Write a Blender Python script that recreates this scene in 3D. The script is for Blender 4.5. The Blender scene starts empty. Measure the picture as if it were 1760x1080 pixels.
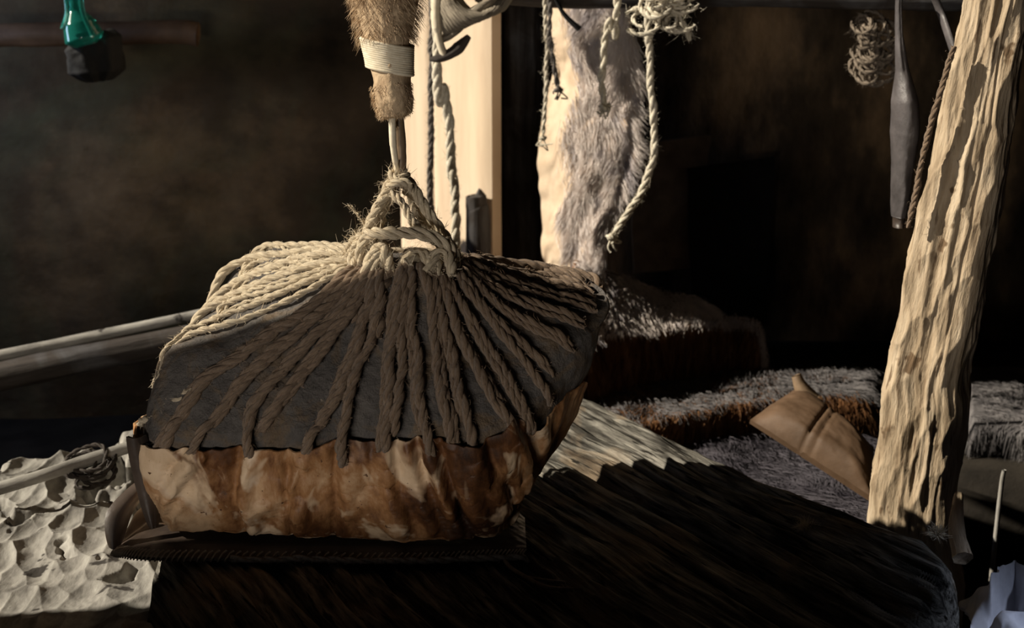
import bpy, math, random
import numpy as np
from mathutils import Vector
from mathutils.bvhtree import BVHTree
random.seed(7); RNG = np.random.RandomState(11)
SC = bpy.context.scene; COL = SC.collection
# ------------------------------------------------------------------ camera
CAMZ = 1.0; PITCH = math.radians(14); FPX = 1760*50/36
cd = bpy.data.cameras.new('camera'); cam = bpy.data.objects.new('camera', cd); COL.objects.link(cam)
cam.location = (0, 0, CAMZ); cam.rotation_euler = (math.pi/2-PITCH, 0, 0)
cd.lens = 50; cd.sensor_width = 36; cd.clip_start = .05
cd.dof.use_dof = True; cd.dof.focus_distance = 1.62; cd.dof.aperture_fstop = 7.0
SC.camera = cam
# ------------------------------------------------------------------ light
SC.view_settings.view_transform = 'Standard'; SC.view_settings.look = 'None'
SC.view_settings.gamma = 1; SC.view_settings.exposure = 0
W = bpy.data.worlds.new('world'); SC.world = W; W.use_nodes = True
W.node_tree.nodes['Background'].inputs[0].default_value = (.55, .7, 1, 1)
W.node_tree.nodes['Background'].inputs[1].default_value = .012
SUN_L = Vector((-.82, -.065, .50)).normalized()          # towards the sun
sd = bpy.data.lights.new('sun', 'SUN'); sd.energy = 6.5; sd.angle = math.radians(.6); sd.color = (1, .90, .74)
sun = bpy.data.objects.new('sun', sd); COL.objects.link(sun)
sun.rotation_euler = SUN_L.to_track_quat('Z', 'Y').to_euler(); sun.location = (-3, 1.5, 3)
def area(name, loc, target, size, energy, color, sy=None):
    l = bpy.data.lights.new(name, 'AREA'); l.energy = energy; l.color = color; l.size = size
    if sy: l.shape = 'RECTANGLE'; l.size_y = sy
    o = bpy.data.objects.new(name, l); COL.objects.link(o); o.location = loc
    o.rotation_euler = (Vector(loc)-Vector(target)).to_track_quat('Z', 'Y').to_euler(); return o
area('front_fill', (-.70, -.30, .56), (-.1, 1.5, .5), .7, 12.5, (1, .91, .81), .20)  # added fill lamp, kept low to light the bundle more than the log
area('left_wall_fill', (-1.50, 2.62, .95), (-1.25, 3.0, .85), .2, 3.2, (.55, .68, 1))  # added bluish lamp, suggests the haze at the far left of the wall

sp = bpy.data.lights.new('cloth_fill_spot', 'SPOT'); sp.energy = 45; sp.color = (.66, .76, 1); sp.spot_size = math.radians(24); sp.spot_blend = .6; sp.shadow_soft_size = .06  # added narrow bluish spot that brightens the crumpled cloth
spo = bpy.data.objects.new('cloth_fill_spot', sp); COL.objects.link(spo); spo.location = (1.4, .95, 1.35)
spo.rotation_euler = (Vector(spo.location)-Vector((.66, 1.38, .2))).to_track_quat('Z', 'Y').to_euler()

# ------------------------------------------------------------------ helpers
CP, SP = math.cos(PITCH), math.sin(PITCH)
def P(px, py, Y):
    """point seen at that place of the photograph, at world depth Y"""
    x = (px-880)/FPX; y = (540-py)/FPX
    d = np.array([x, CP + y*SP, -SP + y*CP]); return np.array([0, 0, CAMZ]) + d*(Y/d[1])
def RAY(px, py):
    x = (px-880)/FPX; y = (540-py)/FPX
    return np.array([x, CP + y*SP, -SP + y*CP])
def PZ(px, py, z):
    d = RAY(px, py); return np.array([0, 0, CAMZ]) + d*((z-CAMZ)/d[2])
def hsh(i, j, k, s):
    n = (i*374761393 + j*668265263 + k*2147483647 + s*974711) & 0xffffffff
    n = ((n ^ (n >> 13))*1274126177) & 0xffffffff
    return ((n ^ (n >> 16)) & 0xffff)/65535.0
def vnoise(x, y, z, s=0):
    x = np.asarray(x, float); y = np.asarray(y, float)+0*x; z = np.asarray(z, float)+0*x
    xi = np.floor(x).astype(np.int64); yi = np.floor(y).astype(np.int64); zi = np.floor(z).astype(np.int64)
    fx, fy, fz = x-xi, y-yi, z-zi
    fx, fy, fz = [f*f*(3-2*f) for f in (fx, fy, fz)]
    r = 0
    for a in (0, 1):
        for b in (0, 1):
            for c in (0, 1):
                w = (fx if a else 1-fx)*(fy if b else 1-fy)*(fz if c else 1-fz)
                r = r + w*hsh(xi+a, yi+b, zi+c, s)
    return r*2-1
def fbm(x, y, z=0, o=4, s=0):
    r = 0; a = 1; t = 0
    for k in range(o):
        f = 2**k; r = r + a*vnoise(np.asarray(x)*f, np.asarray(y)*f, np.asarray(z)*f+0*np.asarray(x), s+k*17); t += a; a *= .5
    return r/t
def scoops(u, v, cu, cv, s=0, jit=.75):
    """adze marks: each cell a shallow bowl with a crest where cells meet; returns 0 at a bowl's bottom"""
    u = np.asarray(u)/cu; v = np.asarray(v)/cv + .5*(np.floor(u) % 2)*0
    ui = np.floor(u).astype(np.int64); vi = np.floor(v).astype(np.int64); best = np.full(u.shape, 9.)
    for a in (-1, 0, 1):
        for b in (-1, 0, 1):
            i, j = ui+a, vi+b
            cx = i+.5+jit*(hsh(i, j, 3, s)-.5); cy = j+.5+jit*(hsh(i, j, 9, s)-.5)
            h = (u-cx)**2+(v-cy)**2 + .25*hsh(i, j, 5, s); best = np.minimum(best, h)
    return np.minimum(best, 1)
def catmull(pts, n, closed=False):
    p = np.asarray(pts, float); m = len(p)
    if m == 2: t = np.linspace(0, 1, n)[:, None]; return p[0]*(1-t)+p[1]*t
    if closed: t = np.linspace(0, m, n, endpoint=False); idx = lambda i: i % m
    else: t = np.linspace(0, m-1, n); idx = lambda i: np.clip(i, 0, m-1)
    i = np.floor(t).astype(int)
    if not closed: i = np.minimum(i, m-2)
    f = (t-i)[:, None]; a, b, c, d = p[idx(i-1)], p[idx(i)], p[idx(i+1)], p[idx(i+2)]
    return .5*((2*b)+(c-a)*f+(2*a-5*b+4*c-d)*f*f+(3*b-a-3*c+d)*f**3)
def frames(pts):
    T = np.gradient(pts, axis=0); T /= np.linalg.norm(T, axis=1)[:, None]+1e-12
    n = np.cross(T[0], [0, 0, 1.]);
    if np.linalg.norm(n) < .05: n = np.cross(T[0], [1., 0, 0])
    n /= np.linalg.norm(n); N = [n]
    for k in range(1, len(pts)):
        n = N[-1]-T[k]*np.dot(N[-1], T[k]); n /= np.linalg.norm(n)+1e-12; N.append(n)
    N = np.array(N); return T, N, np.cross(T, N)
def arclen(p): return np.concatenate([[0], np.cumsum(np.linalg.norm(np.diff(p, axis=0), axis=1))])
class MB:
    def __init__(s): s.v = []; s.g = []; s.q = []; s.t = []; s.n = 0
    def add(s, v, q=None, t=None, g=None):
        v = np.asarray(v, float).reshape(-1, 3)
        s.v.append(v); s.g.append(np.asarray(g, float).reshape(-1, 3) if g is not None else v)
        if q is not None and len(q): s.q.append(np.asarray(q)+s.n)
        if t is not None and len(t): s.t.append(np.asarray(t)+s.n)
        s.n += len(v)
    def grid(s, V, wrap=False, g=None, flip=False):
        a, b = V.shape[:2]; I = np.arange(a*b).reshape(a, b)
        if wrap: I = np.concatenate([I, I[:, :1]], 1)
        q = np.stack([I[:-1, :-1], I[:-1, 1:], I[1:, 1:], I[1:, :-1]], -1).reshape(-1, 4)
        if flip: q = q[:, ::-1]
        s.add(V, q, g=g)
    def tube(s, pts, r, seg=8, sx=1, sy=1, disp=None, caps=True, g0=0):
        """lofted tube; r scalar or per point; disp(s, phi) adds to the radius"""
        pts = np.asarray(pts, float); n = len(pts); T, N, B = frames(pts); L = arclen(pts)+g0
        r = np.broadcast_to(np.asarray(r, float), (n,))[:, None]
        ph = np.linspace(0, 2*math.pi, seg, endpoint=False)[None, :]
        rr = r+0*ph
        if disp is not None: rr = rr+disp(L[:, None]+0*ph, ph+0*r, rr)
        V = pts[:, None]+(rr*np.cos(ph)*sx)[..., None]*N[:, None]+(rr*np.sin(ph)*sy)[..., None]*B[:, None]
        G = np.stack([L[:, None]+0*ph, rr*np.cos(ph), rr*np.sin(ph)], -1)
        base = s.n; s.grid(V, True, G)
        if caps:
            for k, st in ((0, 0), (n-1, (n-1)*seg)):
                c = s.n; s.add([pts[k]], g=[[L[k], 0, 0]])
                i = np.arange(seg); a = base+st+i; b = base+st+(i+1) % seg
                tt = np.stack([a, b, np.full(seg, c)], -1) if k == 0 else np.stack([b, a, np.full(seg, c)], -1)
                s.t.append(tt)
    def rope(s, pts, r, plies=3, pitch=None, step=.0022, fuzz=60, fl=.008, seg=6, crisp=False):
        """laid rope: plies twisting about the centre line, with loose fibres"""
        pts = np.asarray(pts, float); L = arclen(catmull(pts, 60))[-1]; n = max(8, int(L/step))
        c = catmull(pts, n); T, N, B = frames(c); l = arclen(c); pitch = pitch or r*8.5
        sd_ = int(abs(pts[0][0])*9999+abs(pts[-1][2])*7777) % 5000
        rr = r*(1+.18*fbm(l*45, 0*l, 0*l, 3, sd_))*np.clip(.55+(l[-1]-l)/.03, .55, 1)
        c = c+(N*fbm(l*28, 0*l, 0*l, 2, sd_+1)[:, None]+B*fbm(l*28, 0*l+5, 0*l, 2, sd_+2)[:, None])*r*.35*np.clip(np.minimum(l, l[-1]-l)/.02, 0, 1)[:, None]; co_, cr_ = (.52, .50) if crisp else (.42, .60)
        a0 = random.random()*6
        for k in range(plies):
            a = a0+2*math.pi*k/plies+2*math.pi*l/pitch
            a = a+.5*vnoise(l*30, 0*l, 0*l, sd_+9)
            off = (np.cos(a)*rr*co_)[:, None]*N+(np.sin(a)*rr*co_)[:, None]*B
            s.tube(c+off, rr*(cr_+.14*vnoise(l*90, 0*l+k, 0*l, sd_+3)), seg)
        if fuzz:
            m = max(3, int(fuzz*L/.1)); i = RNG.randint(0, n, m); a = RNG.rand(m)*6.28
            d = np.cos(a)[:, None]*N[i]+np.sin(a)[:, None]*B[i]
            p0 = c[i]+d*(r*.8); ln = fl*(.3+RNG.rand(m)**2)[:, None]
            p1 = p0+ln*(d*.6+T[i]*(RNG.rand(m, 1)*2-1)+RNG.randn(m, 3)*.3)*.6
            p2 = p1+ln*(d*.3+T[i]*(RNG.rand(m, 1)*2-1)+RNG.randn(m, 3)*.4)*.5
            s.hairs([p0, p1, p2], .00034)
    def hairs(s, P3, w):
        m = len(P3[0]); side = RNG.randn(m, 3); side /= np.linalg.norm(side, axis=1)[:, None]; side *= w
        k = len(P3); V = []
        for j, p in enumerate(P3):
            f = 1-j/(k-.6); V += [p-side*f, p+side*f]
        V = np.stack(V, 1); q = []
        b = np.arange(m)*2*k
        for j in range(k-1): q.append(np.stack([b+2*j, b+2*j+1, b+2*j+3, b+2*j+2], -1))
        s.add(V.reshape(-1, 3), np.concatenate(q), g=np.repeat(P3[0], 2*k, axis=0))
    def box(s, c, d, rot=0, g=None):
        x, y, z = np.array(d)/2
        V = np.array([[a*x, b*y, e*z] for a in (-1, 1) for b in (-1, 1) for e in (-1, 1)])
        co, si = math.cos(rot), math.sin(rot); W_ = V.copy()
        W_[:, 0] = V[:, 0]*co-V[:, 1]*si; W_[:, 1] = V[:, 0]*si+V[:, 1]*co
        s.add(W_+np.array(c), [[0, 1, 3, 2], [4, 6, 7, 5], [0, 4, 5, 1], [2, 3, 7, 6], [0, 2, 6, 4], [1, 5, 7, 3]], g=V)
    def build(s, name, mat, parent=None, smooth=True, origin=None):
        V = np.concatenate(s.v); G = np.concatenate(s.g)
        if parent is not None: o0 = np.array(ROOT[parent.name])
        elif origin is not None: o0 = np.array(origin)
        else: lo, hi = V.min(0), V.max(0); o0 = np.array([(lo[0]+hi[0])/2, (lo[1]+hi[1])/2, lo[2]])
        q = np.concatenate(s.q) if s.q else np.zeros((0, 4), int); t = np.concatenate(s.t) if s.t else np.zeros((0, 3), int)
        me = bpy.data.meshes.new(name); me.vertices.add(len(V)); me.vertices.foreach_set('co', (V-o0).astype(np.float32).ravel())
        me.loops.add(q.size+t.size); me.loops.foreach_set('vertex_index', np.concatenate([q.ravel(), t.ravel()]).astype(np.int32))
        me.polygons.add(len(q)+len(t))
        st = np.concatenate([np.arange(len(q))*4, q.size+np.arange(len(t))*3]).astype(np.int32)
        me.polygons.foreach_set('loop_start', st)
        me.update(calc_edges=True); me.validate()
        at = me.attributes.new('gc', 'FLOAT_VECTOR', 'POINT')
        if len(at.data) == len(G): at.data.foreach_set('vector', G.astype(np.float32).ravel())
        me.polygons.foreach_set('use_smooth', np.full(len(me.polygons), smooth)); me.materials.append(mat)
        o = bpy.data.objects.new(name, me); COL.objects.link(o)
        if parent is not None: o.parent = parent; ROOT[o.name] = tuple(o0)
        else: o.location = o0; ROOT[o.name] = tuple(o0)
        return o
ROOT = {}
def thing(name, loc, label, cat, group=None):
    o = bpy.data.objects.new(name, None); COL.objects.link(o); o.location = loc; o.empty_display_size = .05
    ROOT[o.name] = tuple(loc); o['label'] = label; o['category'] = cat
    if group: o['group'] = group
    return o
def tag(o, label, cat, group=None, kind=None):
    o['label'] = label; o['category'] = cat
    if group: o['group'] = group
    if kind: o['kind'] = kind
    return o
def struct(o, label=None):
    o['kind'] = 'structure'
    if label: o['label'] = label
    return o

# ------------------------------------------------------------------ materials
def mat(name, ramp, scale=(1, 1, 1), ns=8, detail=8, coord='gc', rough=.8, bump=.3, bdist=.002, bscale=None, spots=None, spec=.3,
        sheen=0, patch=None, distort=0, roughn=.6, cracks=None):
    m = bpy.data.materials.new(name); m.use_nodes = True; nt = m.node_tree; N = nt.nodes; K = nt.links
    b = N['Principled BSDF']; b.inputs['Roughness'].default_value = rough; b.inputs['Specular IOR Level'].default_value = spec
    if sheen: b.inputs['Sheen Weight'].default_value = sheen
    if coord == 'gc': c = N.new('ShaderNodeAttribute'); c.attribute_name = 'gc'; out = c.outputs['Vector']
    else: c = N.new('ShaderNodeTexCoord'); out = c.outputs['Object']
    mp = N.new('ShaderNodeMapping'); mp.inputs['Scale'].default_value = scale; K.new(out, mp.inputs[0])
    def noise(s_, d_, vec, dist=0):
        n = N.new('ShaderNodeTexNoise'); n.inputs['Scale'].default_value = s_; n.inputs['Detail'].default_value = d_
        n.inputs['Roughness'].default_value = roughn; n.inputs['Distortion'].default_value = dist; K.new(vec, n.inputs['Vector']); return n
    def rampn(stops, fac):
        r = N.new('ShaderNodeValToRGB'); e = r.color_ramp.elements
        while len(e) < len(stops): e.new(.5)
        for i, (p, c_) in enumerate(stops): e[i].position = p; e[i].color = (*c_, 1)
        K.new(fac, r.inputs[0]); return r
    n1 = noise(ns, detail, mp.outputs[0], distort); r1 = rampn(ramp, n1.outputs['Fac']); colr = r1.outputs[0]
    if patch:                                  # (scale, lo, hi, ramp)
        n2 = noise(patch[0], 4, out, 1.0); f = rampn([(patch[1], (0, 0, 0)), (patch[2], (1, 1, 1))], n2.outputs['Fac'])
        r2 = rampn(patch[3], n1.outputs['Fac']); mx = N.new('ShaderNodeMix'); mx.data_type = 'RGBA'
        K.new(f.outputs[0], mx.inputs[0]); K.new(colr, mx.inputs[6]); K.new(r2.outputs[0], mx.inputs[7]); colr = mx.outputs[2]
    if spots:                                  # (scale, threshold, colour)
        n3 = noise(spots[0], 3, out); f = rampn([(spots[1], (0, 0, 0)), (spots[1]+.04, (1, 1, 1))], n3.outputs['Fac'])
        mx = N.new('ShaderNodeMix'); mx.data_type = 'RGBA'; mx.inputs[7].default_value = (*spots[2], 1)
        K.new(f.outputs[0], mx.inputs[0]); K.new(colr, mx.inputs[6]); colr = mx.outputs[2]
    if cracks:                                 # (mapping scale, threshold, colour): dark weathering cracks along the grain
        mc = N.new('ShaderNodeMapping'); mc.inputs['Scale'].default_value = cracks[0]; K.new(out, mc.inputs[0])
        n4 = noise(1, 6, mc.outputs[0], .3); f4 = rampn([(cracks[1], (0, 0, 0)), (cracks[1]+.07, (1, 1, 1))], n4.outputs['Fac'])
        mx = N.new('ShaderNodeMix'); mx.data_type = 'RGBA'; mx.inputs[7].default_value = (*cracks[2], 1)
        K.new(f4.outputs[0], mx.inputs[0]); K.new(colr, mx.inputs[6]); colr = mx.outputs[2]
    K.new(colr, b.inputs['Base Color'])
    if bump:
        nb = noise(bscale or ns*2.5, 8, mp.outputs[0]); bp = N.new('ShaderNodeBump')
        bp.inputs['Strength'].default_value = bump; bp.inputs['Distance'].default_value = bdist
        K.new(nb.outputs['Fac'], bp.inputs['Height']); K.new(bp.outputs[0], b.inputs['Normal'])
    return m
M = {}
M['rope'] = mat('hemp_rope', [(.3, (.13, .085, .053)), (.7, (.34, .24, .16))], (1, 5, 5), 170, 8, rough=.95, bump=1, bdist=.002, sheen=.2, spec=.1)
M['lit_rope'] = mat('sunlit_hemp', [(.3, (.40, .30, .19)), (.7, (.88, .77, .57))], (1, 5, 5), 130, 8, rough=.95, bump=1, bdist=.002, sheen=.2, spec=.1)  # cleaner than the front rope, with sunlight painted in for lit strands
M['pale_rope'] = mat('pale_rope', [(.3, (.45, .40, .30)), (.7, (.78, .72, .6))], (1, 1, 1), 240, 6, rough=.9, bump=.5, bdist=.0008)
M['dark_rope'] = mat('tarred_rope', [(.3, (.06, .05, .045)), (.7, (.2, .18, .16))], (1, 1, 1), 240, 6, rough=.9, bump=.5, bdist=.0008)
M['stone'] = mat('slate_stone', [(.25, (.062, .056, .053)), (.55, (.135, .122, .112)), (.8, (.24, .21, .18))], (1, 1, 1), 22, 14, rough=.75, bump=1,
                 bdist=.010, roughn=.68, patch=(11, .5, .62, [(.3, (.12, .085, .055)), (.7, (.24, .175, .115))]), spots=(120, .70, (.42, .36, .28)))
M['hide'] = mat('tanned_hide', [(.38, (.035, .014, .006)), (.47, (.13, .052, .018)), (.55, (.34, .17, .07)), (.66, (.62, .42, .25))], (1, 1, .6), 9, 14, rough=.55,
                bump=.55, bdist=.003, spec=.4, patch=(8, .50, .57, [(.3, (.46, .30, .17)), (.55, (.72, .54, .36)), (.75, (.56, .46, .40))]), spots=(95, .66, (.10, .045, .02)), distort=.25, roughn=.68)
M['leather'] = mat('dark_leather', [(.3, (.03, .022, .018)), (.7, (.085, .062, .048))], (1, 1, 1), 18, 8, rough=.42, bump=.4, bdist=.002, spec=.5)
M['strap_leather'] = mat('tan_leather', [(.3, (.13, .085, .05)), (.7, (.27, .19, .12))], (1, 1, 1), 22, 8, rough=.5, bump=.35, bdist=.002, spec=.4)
M['thread'] = mat('sinew_thread', [(.3, (.12, .095, .07)), (.7, (.26, .21, .16))], (1, 1, 1), 200, 4, rough=.7, bump=.3)
GREY = [(.32, (.010, .009, .008)), (.44, (.06, .056, .048)), (.58, (.22, .208, .18)), (.75, (.46, .43, .37))]
M['driftwood'] = mat('weathered_driftwood', GREY, (9, 95, 95), 1, 14, rough=.85, bump=1, bdist=.006, bscale=1.6, spec=.08, distort=.4, cracks=((9, 150, 150), .56, (.018, .016, .013)),
                     patch=(5, .55, .7, [(.3, (.10, .07, .045)), (.7, (.34, .27, .19))]))
M['bleached'] = mat('bleached_wood', [(.28, (.10, .094, .085)), (.48, (.27, .258, .235)), (.72, (.44, .425, .385))], (14, 40, 40), 1.2, 9, rough=.75, bump=.5, bdist=.002,
                    spec=.25, spots=(22, .63, (.045, .04, .036)))
M['post'] = mat('hewn_post_wood', [(.3, (.20, .145, .09)), (.5, (.42, .325, .22)), (.72, (.58, .475, .345))], (9, 45, 45), 1.3, 12, rough=.75, bump=.9, bdist=.004,
                spec=.2, spots=(20, .67, (.16, .105, .06)), cracks=((14, 120, 120), .60, (.17, .115, .07)))
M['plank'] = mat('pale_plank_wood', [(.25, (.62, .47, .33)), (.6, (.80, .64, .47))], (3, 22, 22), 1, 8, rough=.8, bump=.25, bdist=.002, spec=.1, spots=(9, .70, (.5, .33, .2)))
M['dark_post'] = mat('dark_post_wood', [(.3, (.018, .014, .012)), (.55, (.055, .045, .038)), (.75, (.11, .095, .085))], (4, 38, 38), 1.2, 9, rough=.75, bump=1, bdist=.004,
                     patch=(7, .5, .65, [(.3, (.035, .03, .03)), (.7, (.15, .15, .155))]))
M['wall'] = mat('smoke_darkened_wall', [(.34, (.014, .011, .007)), (.5, (.07, .05, .03)), (.66, (.24, .165, .09))], (1, 1, 1.2), 1.6, 12, coord='obj', rough=.9, bump=.6,
                bdist=.02, bscale=9, patch=(1.9, .45, .6, [(.34, (.012, .012, .009)), (.66, (.13, .118, .065))]), spec=.1)
M['wall_dark'] = mat('sooty_wall', [(.38, (.02, .016, .011)), (.52, (.10, .07, .042)), (.68, (.36, .23, .12))], (1.4, 1, .7), 4, 12, coord='obj', rough=.9, bump=.6,
                bdist=.02, bscale=9, spec=.1)
M['earth'] = mat('trodden_earth', [(.3, (.010, .009, .008)), (.7, (.045, .038, .03))], (1, 1, 1), 6, 10, coord='obj', rough=.95, bump=.6, bdist=.01, spec=.1)
M['fur'] = mat('white_fur', [(.3, (.52, .46, .43)), (.6, (.88, .79, .73))], (1, 1, 1), 30, 6, rough=.9, bump=.4, bdist=.004, sheen=.3, spec=.1,
               patch=(16, .52, .66, [(.3, (.38, .34, .36)), (.7, (.56, .52, .54))]))
M['skin'] = mat('raw_skin', [(.3, (.56, .42, .29)), (.7, (.78, .63, .47))], (1, 1, 1), 14, 8, rough=.7, bump=.4, bdist=.004, spec=.2)
M['greyfur'] = mat('grey_fur', [(.3, (.05, .047, .05)), (.6, (.17, .16, .16))], (1, 1, 1), 26, 8, rough=.95, bump=.5, bdist=.006, spec=.1)
M['brownfur'] = mat('brown_fur', [(.3, (.045, .02, .010)), (.5, (.16, .075, .032)), (.75, (.30, .17, .09))], (5, 1, 1), 16, 8, rough=.95, bump=.7, bdist=.008, spec=.1, coord='obj')
M['violetfur'] = mat('dusky_fur', [(.3, (.025, .022, .028)), (.6, (.085, .078, .09))], (1, 1, 1), 26, 8, rough=.95, bump=.5, bdist=.006, spec=.1)
M['furarm'] = mat('shaggy_hide', [(.3, (.26, .17, .10)), (.6, (.58, .44, .29))], (1, 1, 1), 30, 8, rough=.9, bump=.8, bdist=.004, spec=.1)
M['cream'] = mat('cream_cord', [(.3, (.62, .53, .38)), (.7, (.82, .74, .58))], (1, 1, 1), 90, 4, rough=.8, bump=.3, bdist=.001)
M['bag'] = mat('hide_satchel', [(.3, (.065, .038, .02)), (.7, (.14, .085, .05))], (1, 1, 1), 16, 8, rough=.65, bump=.35, bdist=.003)
M['bladder'] = mat('dried_bladder_skin', [(.3, (.04, .036, .036)), (.7, (.12, .108, .11))], (1, 1, 1), 22, 8, rough=.45, bump=.5, bdist=.003, spec=.5)
M['cloth'] = mat('pale_cloth', [(.3, (.50, .50, .54)), (.7, (.72, .72, .76))], (1, 1, 1), 30, 6, rough=.85, bump=.3, bdist=.002)
M['black'] = mat('black_hide', [(.3, (.004, .004, .004)), (.7, (.012, .012, .012))], (1, 1, 1), 20, 6, rough=.8, bump=.5, bdist=.004)
g = bpy.data.materials.new('green_glass'); g.use_nodes = True; b = g.node_tree.nodes['Principled BSDF']
b.inputs['Base Color'].default_value = (.03, .42, .34, 1); b.inputs['Transmission Weight'].default_value = .75; b.inputs['Roughness'].default_value = .12
b.inputs['IOR'].default_value = 1.5; M['glass'] = g

# ------------------------------------------------------------------ room
def wavy_panel(mb, x0, x1, z0, z1, Y, amp=.02, n=90, s=0, sc=2.):
    x = np.linspace(x0, x1, n)[:, None]+np.zeros((1, n)); z = np.linspace(z0, z1, n)[None, :]+0*x
    y = Y+amp*fbm(x*sc, z*sc, 0, 5, s); mb.grid(np.stack([x, y, z], -1), flip=True)
BW = 3.05
m = MB(); m.box((0, 1.2, -.03), (4.6, 5.0, .06)); struct(m.build('floor', M['earth']))
m = MB(); m.box((-1.2, BW+.09, 1.25), (2.2, .10, 2.6)); wavy_panel(m, -2.3, -.1, 0, 2.5, BW, .03, 120, 3, 2.4); struct(m.build('wall_back', M['wall']))
m = MB(); m.box((1.15, BW+.09, 1.25), (2.5, .10, 2.6)); wavy_panel(m, -.1, 2.3, 0, 2.5, BW+.01, .03, 120, 9, 2.4); struct(m.build('wall_far', M['wall_dark']))
m = MB(); m.box((0, 1.2, 3.05), (4.8, 5.0, .1)); struct(m.build('ceiling', M['wall_dark']))
m = MB(); m.box((2.3, 1.2, 1.25), (.1, 5.0, 3.6)); struct(m.build('wall_right', M['wall_dark']))
OY0, OY1, OZ0, OZ1 = 1.435, 2.76, .55, 2.75       # the opening in the left wall, where the sun comes in
m = MB(); X0 = -1.6
zj = np.linspace(0, 3, 240); yj = np.interp(zj, [0, .8, 1.0, 1.22, 1.6, 3], [1.36, 1.36, 1.37, 1.42, 1.435, 1.45])+.014*fbm(zj*9, 0*zj, 0, 4, 5)
jf = np.stack([np.full(240, X0+.04), yj, zj], -1); jb = jf.copy(); jb[:, 0] = X0-.04; jo = jf.copy(); jo[:, 1] = -1.3; jp = jb.copy(); jp[:, 1] = -1.3
m.grid(np.stack([jf, jb, jp, jo], 1), True)
m.box((X0, (OY1+3.7)/2, 1.5), (.08, 3.7-OY1, 3.0))
m.box((X0, (OY0+OY1)/2, OZ0/2), (.078, OY1-OY0+.2, OZ0)); m.box((X0, (OY0+OY1)/2, (OZ1+3)/2), (.078, OY1-OY0+.2, 3-OZ1)); struct(m.build('wall_left', M['wall_dark'], smooth=False))

m = MB(); m.box((0, .95, .219), (3.0, .06, .438)); m.box((.675, .95, .251), (1.69, .058, .502)); struct(m.build('light_block_board', M['dark_post'], smooth=False), 'added low board out of view, keeping the front fill light off the log')  # unseen stepped board, added to block the front fill from the log
# ------------------------------------------------------------------ pale planks behind (turned towards the sunlit opening)
def plank(pxa, pxb, ya, yb, py0=-40, py1=470, lab='', s=0, z1=None):
    a = P(pxa, 200, ya); b_ = P(pxb, 200, yb); d = b_-a; d[2] = 0; w = np.linalg.norm(d); rot = math.atan2(d[1], d[0])
    h = 1.55; nu, nv = 14, 60
    m = MB(); u = np.linspace(0, w, nu); v = np.linspace(.12, h, nv); nrm = np.array([d[1], -d[0], 0])/w
    U, V_ = np.meshgrid(u, v, indexing='ij')
    def side(off, fl):
        Q = np.array([a[0], a[1], 0])+U[..., None]*(d/w)+V_[..., None]*np.array([0, 0, 1.])+(off+.002*fbm(U*20, V_*3, 0, 3, s)-.006*((np.abs(U-w/2)/(w/2))**8))[..., None]*nrm
        return Q
    Fq = side(0, 0); Bq = side(-.025, 1)
    G = np.stack([V_, U, 0*U+s], -1); m.grid(Fq, g=G, flip=False); m.grid(Bq, g=G, flip=True)
    for E, F2, fl in ((Fq[0], Bq[0], 1), (Fq[-1], Bq[-1], 0), (Fq[:, 0], Bq[:, 0], 0), (Fq[:, -1], Bq[:, -1], 1)):
        m.grid(np.stack([E, F2], 0), flip=bool(fl), g=np.stack([np.stack([E[:, 2], E[:, 0], 0*E[:, 0]], -1)]*2, 0))
    o = m.build('wall_plank', M['plank']); tag(o, lab, 'plank', 'pale planks of the back wall'); return o
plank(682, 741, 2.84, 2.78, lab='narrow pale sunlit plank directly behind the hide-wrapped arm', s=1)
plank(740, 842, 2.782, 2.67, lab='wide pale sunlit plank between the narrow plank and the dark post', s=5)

# dark post between planks and pelt
def pole(name, mt, ctr, rad, seg=40, n=120, disp=None, sx=1, sy=1, parent=None):
    m = MB(); c = catmull(ctr, n); r = np.interp(np.linspace(0, 1, n), np.linspace(0, 1, len(rad)), rad)
    m.tube(c, r, seg, sx, sy, disp); return m.build(name, mt, parent)
def bark(s, a=.004, fu=6, fv=1.2):
    return lambda L, ph, r: a*fbm(L*fu, np.cos(ph)*fv*2, np.sin(ph)*fv*2, 5, s)
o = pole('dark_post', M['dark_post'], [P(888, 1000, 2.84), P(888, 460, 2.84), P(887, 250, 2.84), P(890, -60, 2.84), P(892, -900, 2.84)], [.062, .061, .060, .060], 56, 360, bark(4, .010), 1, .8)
tag(o, 'dark rounded wooden post between the pale planks and the white pelt', 'post')
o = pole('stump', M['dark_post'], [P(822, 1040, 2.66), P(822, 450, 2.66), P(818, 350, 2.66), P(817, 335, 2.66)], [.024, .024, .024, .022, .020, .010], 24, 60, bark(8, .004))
tag(o, 'short dark round-topped stake leaning against the dark post foot', 'stake')
# log beam over the top of the frame
m = MB(); m.tube(catmull([P(820, -20, 2.5), P(1000, -12, 2.45), P(1250, -14, 2.4), P(1800, -6, 2.3)], 80), .024, 20, disp=bark(12, .004)); tag(m.build('roof_pole', M['dark_post']), 'dark horizontal roof pole along the top edge of the photo', 'pole')

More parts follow.
